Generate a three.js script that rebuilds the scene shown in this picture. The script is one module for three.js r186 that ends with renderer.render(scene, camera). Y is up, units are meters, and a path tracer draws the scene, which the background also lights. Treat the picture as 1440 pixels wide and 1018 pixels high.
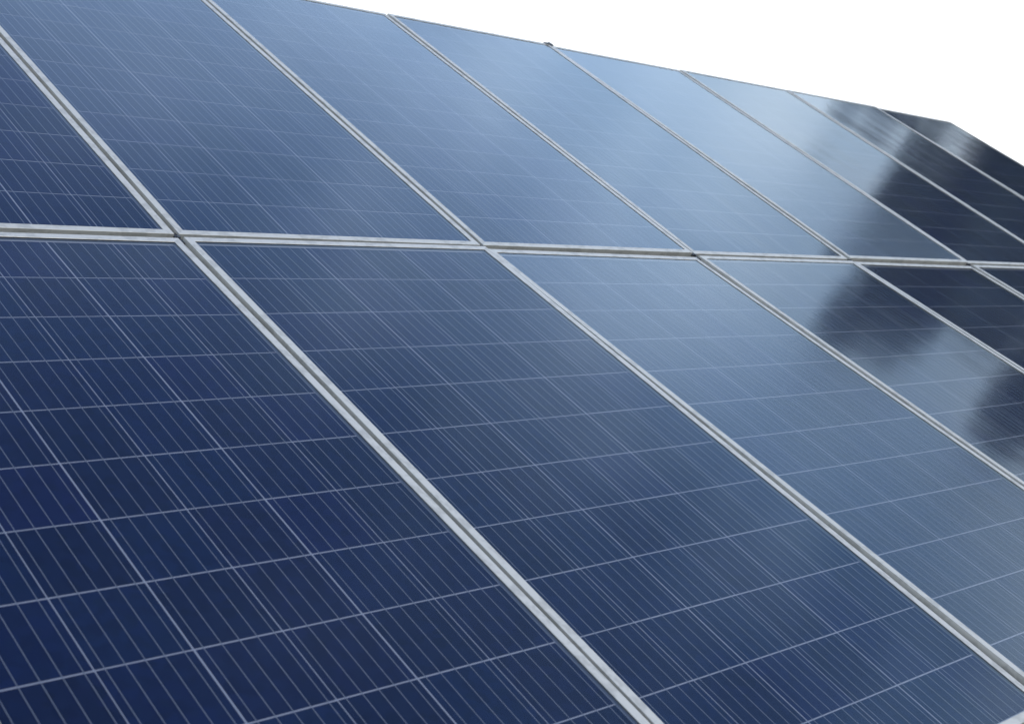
import * as THREE from 'three';
import { ImprovedNoise } from 'three/addons/math/ImprovedNoise.js';
import { mergeGeometries } from 'three/addons/utils/BufferGeometryUtils.js';

// ------------------------------------------------------------------ camera, sky, sun, exposure
const scene = new THREE.Scene();
const camera = new THREE.PerspectiveCamera(29.954, 1024 / 723, 0.05, 9000);
camera.position.set(-1.73073, -0.13903, 2.85527);
camera.up.set(0, 1, 0);
camera.lookAt(-1.73073 + 0.70672, -0.13903 - 0.04947, 2.85527 - 0.70576);
camera.focus = 3.4; camera.userData.fStop = 6.5;                        // the far panels are a little soft
scene.add(camera);

const renderer = new THREE.WebGLRenderer({ antialias: true });
renderer.setSize(1024, 723);
renderer.toneMapping = THREE.LinearToneMapping;
renderer.toneMappingExposure = 1.0;
renderer.shadowMap.enabled = true;
renderer.shadowMap.type = THREE.PCFSoftShadowMap;

const noise = new ImprovedNoise();
function rng(seed) { let s = seed >>> 0; return () => { s = (s + 0x6d2b79f5) >>> 0; let t = s; t = Math.imul(t ^ (t >>> 15), t | 1); t ^= t + Math.imul(t ^ (t >>> 7), t | 61); return ((t ^ (t >>> 14)) >>> 0) / 4294967296; }; }
function fbm(x, y, z, n = 4) { let a = 0, k = 1, f = 1, s = 0; for (let i = 0; i < n; i++) { a += k * noise.noise(x * f, y * f, z * f); s += k; k *= 0.5; f *= 2.03; } return a / s; }
const smooth = (a, b, x) => { const t = Math.min(1, Math.max(0, (x - a) / (b - a))); return t * t * (3 - 2 * t); };

// hazy bright sky: white towards the horizon, blue higher up, thin cloud all round
const SKY = [[0, 1.5, 1.5, 1.5], [14, 1.45, 1.5, 1.55], [22, 1.2, 1.46, 1.7], [28, 0.96, 1.33, 1.75], [32, 0.86, 1.32, 1.95], [37, 0.68, 1.05, 1.64], [44, 0.42, 0.69, 1.17], [52, 0.18, 0.33, 0.7], [65, 0.08, 0.16, 0.42], [90, 0.06, 0.13, 0.36]];
function skyBase(e) {
  let i = 0; while (i < SKY.length - 2 && e > SKY[i + 1][0]) i++;
  const a = SKY[i], b = SKY[i + 1], t = smooth(a[0], b[0], e) * 0.5 + 0.5 * Math.min(1, Math.max(0, (e - a[0]) / (b[0] - a[0])));
  return [1, 2, 3].map(k => a[k] + (b[k] - a[k]) * t);
}
{
  const w = 1024, h = 512, d = new Float32Array(w * h * 4);
  for (let j = 0; j < h; j++) for (let i = 0; i < w; i++) {
    const el = ((j + 0.5) / h - 0.5) * Math.PI, az = ((i + 0.5) / w - 0.5) * 2 * Math.PI;
    const y = Math.sin(el), x = Math.cos(el) * Math.cos(az), z = Math.cos(el) * Math.sin(az);
    let c;
    if (el < 0) c = [0.4, 0.4, 0.36];
    else {
      c = skyBase(el * 180 / Math.PI);
      const q = 1 / (y + 0.22);
      const n = fbm(x * q * 1.15 + 7.3, z * q * 1.15 - 2.1, 0.6, 5);
      const m = smooth(-0.18, 0.42, n) * 0.16 * smooth(6, 25, el * 180 / Math.PI);
      const cl = [0.85, 1.05, 1.35];
      c = c.map((v, k) => v * (1 - m) + cl[k] * m);
      const s = 1 + 1.15 * smooth(9, 24, el * 180 / Math.PI) * (fbm(x * q + 28.62, z * q + 30.21, 3.1, 5) + 0.65 * fbm(x * q * 4.5 + z * q * 2 + 3, z * q * 7 - 4, 1.4, 4));  // unseen cloud, its offset picked to brighten and dim the panel reflections
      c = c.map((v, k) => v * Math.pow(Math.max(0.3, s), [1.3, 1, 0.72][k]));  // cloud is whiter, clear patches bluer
    }
    const o = (j * w + i) * 4; d[o] = c[0]; d[o + 1] = c[1]; d[o + 2] = c[2]; d[o + 3] = 1;
  }
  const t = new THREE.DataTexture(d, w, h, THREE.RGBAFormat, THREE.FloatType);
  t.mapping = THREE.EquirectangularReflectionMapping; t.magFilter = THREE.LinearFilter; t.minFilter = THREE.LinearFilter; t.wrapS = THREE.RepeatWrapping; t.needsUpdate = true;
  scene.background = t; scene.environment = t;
}
const sun = new THREE.DirectionalLight(new THREE.Color(1, 0.93, 0.84), 1.5);
sun.position.set(13, 27, 17);
sun.target.position.set(2, 0, 0);
sun.castShadow = true; sun.shadow.radius = 20; sun.shadow.mapSize.set(2048, 2048);
Object.assign(sun.shadow.camera, { left: -50, right: 50, top: 50, bottom: -50, near: 1, far: 120 });
scene.add(sun, sun.target);

// ------------------------------------------------------------------ helpers
const taken = {};
function numbered(n) { const k = taken[n] = (taken[n] ?? -1) + 1; return k ? `${n}_${String(k).padStart(3, '0')}` : n; }
function part(name, geo, mat, parent) { const m = new THREE.Mesh(geo, mat); m.name = name; m.castShadow = m.receiveShadow = true; parent.add(m); return m; }
function tag(o, label, category, group) { o.userData.label = label; o.userData.category = category; if (group) o.userData.group = group; return o; }
function thing(name, label, category, group) { const g = new THREE.Group(); g.name = numbered(name); scene.add(g); return tag(g, label, category, group); }
function box(w, h, d, x = 0, y = 0, z = 0) { const g = new THREE.BoxGeometry(w, h, d); g.translate(x, y, z); return g; }
function lin(r, g, b) { return new THREE.Color().setRGB(r, g, b); }
function floatTex(w, h, fn) {
  const d = new Float32Array(w * h * 4);
  for (let j = 0; j < h; j++) for (let i = 0; i < w; i++) { const v = fn(i / w, j / h), o = (j * w + i) * 4; d[o] = d[o + 1] = d[o + 2] = v; d[o + 3] = 1; }
  const t = new THREE.DataTexture(d, w, h, THREE.RGBAFormat, THREE.FloatType);
  t.wrapS = t.wrapT = THREE.RepeatWrapping; t.magFilter = t.minFilter = THREE.LinearFilter; t.needsUpdate = true; return t;
}
// periodic noise on a torus of period (px, py)
function tile(u, v, fx, fy, seed) { const b = (x, y) => noise.noise(x * fx + seed, y * fy + seed * 1.7, seed); const su = smooth(0, 1, u), sv = smooth(0, 1, v); return (b(u, v) * (1 - su) + b(u - 1, v) * su) * (1 - sv) + (b(u, v - 1) * (1 - su) + b(u - 1, v - 1) * su) * sv; }

// ------------------------------------------------------------------ materials
const waveTex = floatTex(256, 256, (u, v) => 0.5 + 0.5 * (tile(u, v, 7, 2, 3.1) * 0.8 + tile(u, v, 15, 5, 8.4) * 0.2));
// solar glass: weak to strong reflection and a hazy one
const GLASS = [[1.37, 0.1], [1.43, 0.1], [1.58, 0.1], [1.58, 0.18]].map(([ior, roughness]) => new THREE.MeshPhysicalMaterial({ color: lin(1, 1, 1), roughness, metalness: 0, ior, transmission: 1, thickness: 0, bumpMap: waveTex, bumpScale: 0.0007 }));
const frameTex = floatTex(256, 256, (u, v) => 0.82 + 0.18 * (0.5 + tile(u, v, 60, 9, 1.2)) );
const grimeTex = floatTex(256, 256, (u, v) => 0.78 + 0.22 * smooth(-0.5, 0.25, tile(u, v, 14, 4, 5.6) + 0.6 * tile(u, v, 50, 12, 9.1)));
const frameMat = new THREE.MeshStandardMaterial({ color: lin(0.51, 0.487, 0.44), roughness: 0.5, metalness: 0.2, roughnessMap: frameTex, map: grimeTex });
const backMat = new THREE.MeshStandardMaterial({ color: lin(0.18, 0.195, 0.25), roughness: 0.7 });
const ribbonMat = new THREE.MeshStandardMaterial({ color: lin(0.12, 0.135, 0.175), roughness: 0.55, metalness: 0.1 });
const steelMat = new THREE.MeshStandardMaterial({ color: lin(0.36, 0.37, 0.37), roughness: 0.55, metalness: 0.5 });
const darkSteel = new THREE.MeshStandardMaterial({ color: lin(0.05, 0.05, 0.052), roughness: 0.5, metalness: 0.4 });

// multicrystalline grain: flat shards of slightly different blue
function grainTex(seed, base) {
  const N = 128, r = rng(seed), pts = [];
  for (let k = 0; k < 90; k++) pts.push([r(), r(), r(), r()]);
  const d = new Uint8Array(N * N * 4);
  for (let j = 0; j < N; j++) for (let i = 0; i < N; i++) {
    const u = i / N, v = j / N; let bd = 9, bp = pts[0];
    for (const p of pts) { const dx = (u - p[0]) * (0.7 + p[3]), dy = v - p[1], q = dx * dx + dy * dy; if (q < bd) { bd = q; bp = p; } }
    const k = 0.84 + 0.32 * bp[2], h = (bp[3] - 0.5) * 0.1, o = (j * N + i) * 4;
    const c = lin(0.37 * base[0] * k * (1 + h), 0.5 * base[1] * k * (1 + h * 0.4), 0.6 * base[2] * k * (1 - h)).convertLinearToSRGB();
    d[o] = c.r * 255; d[o + 1] = c.g * 255; d[o + 2] = c.b * 255; d[o + 3] = 255;
  }
  const t = new THREE.DataTexture(d, N, N, THREE.RGBAFormat); t.colorSpace = THREE.SRGBColorSpace; t.magFilter = THREE.LinearFilter; t.minFilter = THREE.LinearFilter; t.needsUpdate = true; return t;
}
const cellMats = [[0.0125, 0.0185, 0.056], [0.0115, 0.0195, 0.060], [0.0140, 0.0185, 0.053], [0.0120, 0.0215, 0.061], [0.0135, 0.0180, 0.063], [0.0118, 0.0180, 0.051]]
  .map((c, i) => new THREE.MeshPhysicalMaterial({ map: grainTex(11 + i * 7, c), color: 0xffffff, roughness: 0.55, metalness: 0, specularIntensity: 0.05 }));

// ------------------------------------------------------------------ ground
const GROUND = -1.75;
{
  const d = new Uint8Array(256 * 256 * 4), r = rng(5);
  for (let i = 0; i < 256 * 256; i++) {
    const u = (i % 256) / 256, v = Math.floor(i / 256) / 256, n = tile(u, v, 9, 9, 2.2) + 0.5 * tile(u, v, 31, 31, 5.2), k = 0.85 + 0.35 * n + 0.3 * (r() - 0.5);
    const c = lin(0.085 * k, 0.09 * k, 0.05 * k).convertLinearToSRGB();
    d[i * 4] = c.r * 255; d[i * 4 + 1] = c.g * 255; d[i * 4 + 2] = c.b * 255; d[i * 4 + 3] = 255;
  }
  const t = new THREE.DataTexture(d, 256, 256, THREE.RGBAFormat); t.colorSpace = THREE.SRGBColorSpace; t.wrapS = t.wrapT = THREE.RepeatWrapping; t.magFilter = t.minFilter = THREE.LinearFilter; t.repeat.set(2400, 2400); t.needsUpdate = true;
  const g = new THREE.PlaneGeometry(6000, 6000, 1, 1); g.rotateX(-Math.PI / 2);
  const m = part('ground', g, new THREE.MeshStandardMaterial({ map: t, roughness: 1 }), scene);
  m.position.set(0, GROUND, 0); m.userData.kind = 'structure'; m.userData.label = 'short dry grass below the solar array';
}

// ------------------------------------------------------------------ solar panels
const PITCH = 1.012, W = 0.998, L = 1.956, GAPV = 0.02, CP = 0.159, CW = 0.1558, MX = (W - 6 * CP) / 2, MY = (L - 12 * CP) / 2;
function railGeo(len, y0, profile) {                                 // a mitred frame bar along +x, inward is +y
  const pos = [], n = profile.length;
  const P = (i, e) => { const [a, z] = profile[i % n]; return [e ? len - a : a, y0 + a, z]; };
  const quad = (a, b, c, d) => pos.push(...a, ...b, ...c, ...a, ...c, ...d);
  for (let i = 0; i < n; i++) quad(P(i, 0), P(i, 1), P(i + 1, 1), P(i + 1, 0));
  const tri = THREE.ShapeUtils.triangulateShape(profile.map(p => new THREE.Vector2(...p)), []);
  for (const [a, b, c] of tri) { pos.push(...P(a, 0), ...P(b, 0), ...P(c, 0)); pos.push(...P(a, 1), ...P(c, 1), ...P(b, 1)); }
  const g = new THREE.BufferGeometry(); g.setAttribute('position', new THREE.Float32BufferAttribute(pos, 3)); g.computeVertexNormals();
  const uv = []; for (let i = 0; i < pos.length; i += 3) uv.push(pos[i] * 2, (pos[i + 1] + pos[i + 2]) * 8);
  g.setAttribute('uv', new THREE.Float32BufferAttribute(uv, 2)); return g;
}
const PROFILE = [[0.0005, -0.035], [0.025, -0.035], [0.025, -0.033], [0.002, -0.033], [0.002, 0.0003], [0.0196, 0.0003], [0.02, 0.0007], [0.02, 0.0014], [0.0192, 0.002], [0.0008, 0.002], [0, 0.0012], [0, -0.0345]];
const longRail = railGeo(L, 0, PROFILE), shortRail = railGeo(W, 0, PROFILE);
// panel axes: x along the row, y up the slope, z out of the glass; origin at the middle of its lower edge
const shortLow = shortRail.clone().translate(-W / 2, 0, 0);
const shortHigh = shortRail.clone().rotateZ(Math.PI).translate(W / 2, L, 0);
const longLeft = longRail.clone().rotateZ(-Math.PI / 2).translate(-W / 2, L, 0);
const longRight = longRail.clone().rotateZ(Math.PI / 2).translate(W / 2, 0, 0);
const cellGeo = box(CW, CW, 0.0003);
const ribbonGeo = box(0.0012, 12 * CP - 0.004, 0.0003);
const busGeo = box(W - 2 * MX - 0.01, 0.005, 0.0003);
const sheetGeo = box(W - 0.006, L - 0.006, 0.0012);
const jboxGeo = box(0.13, 0.1, 0.02);

function panel(col, row, label, tilt, bow) {
  const p = thing('solar_panel', label, 'solar panel', 'solar panels of the two row array');
  const r = rng(1000 + col * 37 + row * 911);
  const up = row === 1, base = (up ? 32.61 : 30.22) * Math.PI / 180;
  const o = new THREE.Group();
  // lower edge of the panel on its slope
  const t = base, v = up ? GAPV / 2 : -GAPV / 2 - L;
  p.position.set((col + 0.5) * PITCH, v * Math.sin(t), -v * Math.cos(t));
  p.rotation.order = 'XYZ';
  p.rotation.set(-(Math.PI / 2 - t) + tilt[0] * Math.PI / 180, tilt[1] * Math.PI / 180, 0);
  // small turns are taken about the panel's own middle
  const mid = new THREE.Vector3(0, L / 2, 0), q0 = new THREE.Euler(-(Math.PI / 2 - t), 0, 0);
  p.position.add(mid.clone().applyEuler(q0)).sub(mid.clone().applyEuler(p.rotation));
  part('frame_rail', shortLow, frameMat, p); part('frame_rail', shortHigh, frameMat, p); part('frame_rail', longLeft, frameMat, p); part('frame_rail', longRight, frameMat, p);
  const s = part('backsheet', sheetGeo, backMat, p); s.position.set(0, L / 2, -0.0072);
  const gg = new THREE.PlaneGeometry(W - 0.005, L - 0.005, 16, 24), gp = gg.attributes.position;
  for (let i = 0; i < gp.count; i++) { const a = gp.getX(i) * 2 / W, b = gp.getY(i) * 2 / L; gp.setZ(i, -bow * (1 - a * a) * (1 - b ** 4)); }
  gg.computeVertexNormals(); gg.translate(0, L / 2, 0);
  const uv = gg.attributes.uv, ox = r(), oy = r();
  for (let i = 0; i < uv.count; i++) uv.setXY(i, uv.getX(i) * 1.0 + ox, uv.getY(i) * 1.6 + oy);
  const g = part('glass', gg, GLASS[PANE_SHINE[`${col},${row}`] ?? 1], p); g.castShadow = false;
  for (let j = 0; j < 12; j++) for (let i = 0; i < 6; i++) {
    const c = part('solar_cell', cellGeo, cellMats[Math.floor(r() * cellMats.length)], p);
    const wide = (i % 2 ? -1 : 1) * 0.0003;                          // strings lie in pairs: every second gap is wider
    c.position.set(-W / 2 + MX + (i + 0.5) * CP + wide + (r() - 0.5) * 0.0004, MY + (j + 0.5) * CP + (r() - 0.5) * 0.0004, -0.0063);
    c.rotation.z = Math.floor(r() * 4) * Math.PI / 2;
  }
  for (let i = 0; i < 6; i++) for (let k = 0; k < 5; k++) {
    const b = part('busbar', ribbonGeo, ribbonMat, p), wide = (i % 2 ? -1 : 1) * 0.0003;
    b.position.set(-W / 2 + MX + (i + 0.1 + 0.2 * k) * CP + wide, L / 2, -0.006);
  }
  for (const y of [MY - 0.006, L - MY + 0.006]) { const b = part('string_connector', busGeo, ribbonMat, p); b.position.set(0, y, -0.0063); }
  const j = part('junction_box', jboxGeo, darkSteel, p); j.position.set(0, L - 0.2, -0.0182);
  return p;
}
const ORD = ['', 'first', 'second', 'third', 'fourth', 'fifth', 'sixth', 'seventh', 'eighth'];
const UPPER = {
  '-2': 'blue solar panel in the upper row, just past the left border',
  '-1': 'blue solar panel in the upper row showing as a triangle at the left border',
  '0': 'large blue solar panel in the upper row, right of the left triangle',
  '1': 'blue panel in the upper row, its top edge starting the white sky',
  '2': 'greyish blue solar panel in the upper row, left of the small dark clamp',
  '3': 'palest solar panel in the upper row, right of the small dark clamp',
  '4': 'upper row solar panel, pale at its top and dark slate at its lower right',
  '5': 'nearly black solar panel in the upper row, second from the far right end',
  '6': 'nearly black solar panel at the far right end of the upper row',
};
const LOWER = {
  '-2': 'dark blue solar panel in the lower row, past the left border',
  '-1': 'dark navy solar panel filling the lower left corner',
  '0': 'navy solar panel in the lower row, its bottom frame showing in the lower right corner',
  '1': 'even light blue solar panel in the lower row, right of the navy panel',
  '2': 'lower row solar panel, light at its left, cloudy dark reflections at its right',
  '3': 'nearly black solar panel in the lower row, below the level gap at the right border',
  '4': 'small dark corner of a solar panel in the lower row, at the right border',
  '5': 'solar panel in the lower row, past the right border, second from the end',
  '6': 'solar panel in the lower row, past the right border, at the end',
};
const TILT = { '2,1': [0.2, 0], '3,1': [-0.12, 0], '4,1': [0.1, 0], '5,1': [0.2, -0.05], '6,1': [-0.2, 0.1], '0,0': [0.3, -0.2], '1,0': [-0.22, 0.3], '3,0': [-0.3, 0.2] };
const PANE_SHINE = { '0,0': 0, '-1,0': 0, '2,1': 1, '3,1': 3, '1,0': 3, '0,1': 2, '-1,1': 1, '1,1': 2 };
const BOW = { '2,1': 0.003, '3,1': 0.001, '4,1': 0.0035, '5,1': 0.002, '6,1': 0.002, '0,0': -0.0015, '1,0': 0.001, '2,0': 0.001, '3,0': 0.003 };  // how far each pane sags, in metres
for (let c = -2; c <= 6; c++) panel(c, 1, UPPER[c], TILT[`${c},1`] ?? [0, 0], BOW[`${c},1`] ?? 0.001);
for (let c = -2; c <= 6; c++) panel(c, 0, LOWER[c], TILT[`${c},0`] ?? [0, 0], BOW[`${c},0`] ?? 0.001);

// ------------------------------------------------------------------ mounting frame under the panels
{
  const f = thing('mounting_frame', 'grey steel mounting frame carrying the solar panels', 'mounting frame');
  const x0 = -2 * PITCH - 0.05, x1 = 7 * PITCH + 0.03, len = x1 - x0;
  for (const [v, deg] of [[-1.55, 30.22], [-0.45, 30.22], [0.45, 32.61], [1.55, 32.61]]) {
    const t = deg * Math.PI / 180, rail = part('rail', box(len, 0.04, 0.05, 0, 0, -0.025), steelMat, f), n = -0.036;
    rail.position.set((x0 + x1) / 2, v * Math.sin(t) + n * Math.cos(t), -v * Math.cos(t) + n * Math.sin(t));
    rail.rotation.x = -(Math.PI / 2 - t);
  }
  for (let k = 0; k < 4; k++) {
    const x = x0 + 0.7 + k * (len - 1.4) / 3;
    for (const [va, vb, deg] of [[-1.85, -0.01, 30.22], [0.01, 1.85, 32.61]]) {
      const t = deg * Math.PI / 180, v = (va + vb) / 2, n = -0.0865, b = part('sloping_beam', box(0.06, vb - va, 0.09, 0, 0, -0.045), steelMat, f);
      b.position.set(x, v * Math.sin(t) + n * Math.cos(t), -v * Math.cos(t) + n * Math.sin(t)); b.rotation.x = -(Math.PI / 2 - t);
    }
    for (const [v, deg] of [[-1.2, 30.22], [1.3, 32.61]]) {
      const t = deg * Math.PI / 180, top = v * Math.sin(t) - 0.21, z = -v * Math.cos(t) - 0.05;
      const q = part('post', box(0.08, top - GROUND + 0.3, 0.08, 0, (top + GROUND - 0.3) / 2, 0), steelMat, f); q.position.set(x, 0, z);
    }
  }
}
// the clamp that pokes over the top edge
{
  const c = thing('end_clamp', 'small dark clamp on the top edge between the greyish panel and the palest panel', 'clamp');
  const t = 32.61 * Math.PI / 180, v = GAPV / 2 + L;
  c.position.set(3 * PITCH - 0.005, v * Math.sin(t), -v * Math.cos(t)); c.rotation.x = -(Math.PI / 2 - t);
  part('clamp_body', mergeGeometries([box(0.05, 0.022, 0.006, 0, -0.002, 0.0055), box(0.05, 0.005, 0.04, 0, 0.006, -0.0175)]), darkSteel, c);
  const b = new THREE.CylinderGeometry(0.0065, 0.0065, 0.006, 6); b.rotateX(Math.PI / 2); b.translate(0, -0.002, 0.0115); part('bolt', b, steelMat, c);
}

// dark plugs added for the deep shade where four panel corners meet
const SHADE_PLUGS = ['dark clip added for shade at the leftmost crossing of the frames', 'dark clip added for shade at the second crossing of the frames from the left', 'dark clip added for shade at the third crossing of the frames from the left', 'dark clip added for shade at the fourth crossing of the frames from the left', 'dark clip added for shade at the crossing nearest the right border'];
SHADE_PLUGS.forEach((label, k) => {
  const c = thing('corner_shade_plug', label, 'clip', 'dark plugs added for shade where four panel corners meet');
  c.position.set(k * PITCH, 0, 0); c.rotation.x = -(Math.PI / 2 - 31.4 * Math.PI / 180);
  part('plug_plate', box(0.0125, 0.05, 0.004, 0, 0, -0.006), darkSteel, c);
  const b = new THREE.CylinderGeometry(0.0055, 0.0055, 0.005, 6); b.rotateX(Math.PI / 2); b.translate(0, 0, -0.0015); part('bolt', b, darkSteel, c);
});

// ------------------------------------------------------------------ trees past the right end, seen in the far panels
const leafMats = [[0.03, 0.045, 0.018], [0.04, 0.055, 0.022], [0.024, 0.036, 0.016]].map(c => new THREE.MeshStandardMaterial({ color: lin(...c), roughness: 0.8, side: THREE.DoubleSide }));
const barkMat = new THREE.MeshStandardMaterial({ color: lin(0.07, 0.055, 0.04), roughness: 0.95 });
function tree(x, z, h, rad, seed, label) {
  const r = rng(seed), t = thing('tree', label, 'tree', 'dark trees past the right end of the array');
  t.position.set(x, GROUND, z);
  const trunk = [new THREE.CylinderGeometry(0.1, 0.45, h * 0.8, 9).translate(0, h * 0.4, 0)];
  const clumps = [];
  for (let k = 0; k < 70; k++) {
    const f = 0.16 + 0.84 * (k + r()) / 70, a = r() * 6.283, w = rad * Math.pow(Math.sin(Math.PI * Math.min(0.97, f * 0.62 + 0.34)), 0.6) * 0.85 * Math.sqrt(0.15 + 0.85 * r());
    clumps.push([Math.cos(a) * w, h * f - 0.5, Math.sin(a) * w, rad * (0.32 + 0.22 * r()) * (f > 0.9 ? 0.6 : 1)]);
    if (k % 4 === 0) { const g = new THREE.CylinderGeometry(0.03, 0.09, 1, 5); g.translate(0, 0.5, 0); const a0 = new THREE.Vector3(0, h * f * 0.75, 0), b0 = new THREE.Vector3(clumps[k][0], clumps[k][1], clumps[k][2]), dd = b0.clone().sub(a0); g.scale(1, dd.length(), 1); g.applyQuaternion(new THREE.Quaternion().setFromUnitVectors(new THREE.Vector3(0, 1, 0), dd.normalize())); g.translate(a0.x, a0.y, a0.z); trunk.push(g); }
  }
  part('trunk', mergeGeometries(trunk), barkMat, t);
  const leaf = new THREE.BufferGeometry(); leaf.setAttribute('position', new THREE.Float32BufferAttribute([0, -0.14, 0, 0.07, 0, 0.02, 0, 0.16, 0, -0.07, 0, 0.02], 3)); leaf.setIndex([0, 1, 2, 0, 2, 3]); leaf.computeVertexNormals();
  for (let q = 0; q < 3; q++) {
    const per = 7000, im = new THREE.InstancedMesh(leaf, leafMats[q], per), m = new THREE.Matrix4(), e = new THREE.Euler(), qt = new THREE.Quaternion();
    for (let i = 0; i < per; i++) {
      const c = clumps[Math.floor(r() * clumps.length)], u = 2 * r() - 1, a = r() * 6.283, s = Math.sqrt(1 - u * u), d = c[3] * Math.pow(r(), 0.4);
      e.set(r() * 6.28, r() * 6.28, r() * 6.28); qt.setFromEuler(e);
      const k = 3 + r() * 2.5;
      m.compose(new THREE.Vector3(c[0] + Math.cos(a) * s * d, c[1] + u * d * 0.85, c[2] + Math.sin(a) * s * d), qt, new THREE.Vector3(k, k, k)); im.setMatrixAt(i, m);
    }
    im.name = 'crown'; im.userData.kind = 'stuff'; im.castShadow = im.receiveShadow = true; t.add(im);
  }
}
tree(65, -25.0, 32.4, 1.5, 21, 'slim dark poplar past the right end of the array, the leftmost of its row');
tree(66, -23.2, 31.2, 1.6, 24, 'slim dark poplar past the right end of the array, beside the leftmost one');
tree(66, -16.9, 36.5, 4.7, 22, 'tall broad dark tree past the right end of the array, beside the poplars');
tree(63, -13.0, 28.2, 4.6, 25, 'broad dark tree past the right end of the array, lower than its neighbours');
tree(64, -8.0, 30.5, 3.9, 23, 'broad dark tree past the right end of the array, rightmost of its row');

renderer.render(scene, camera);
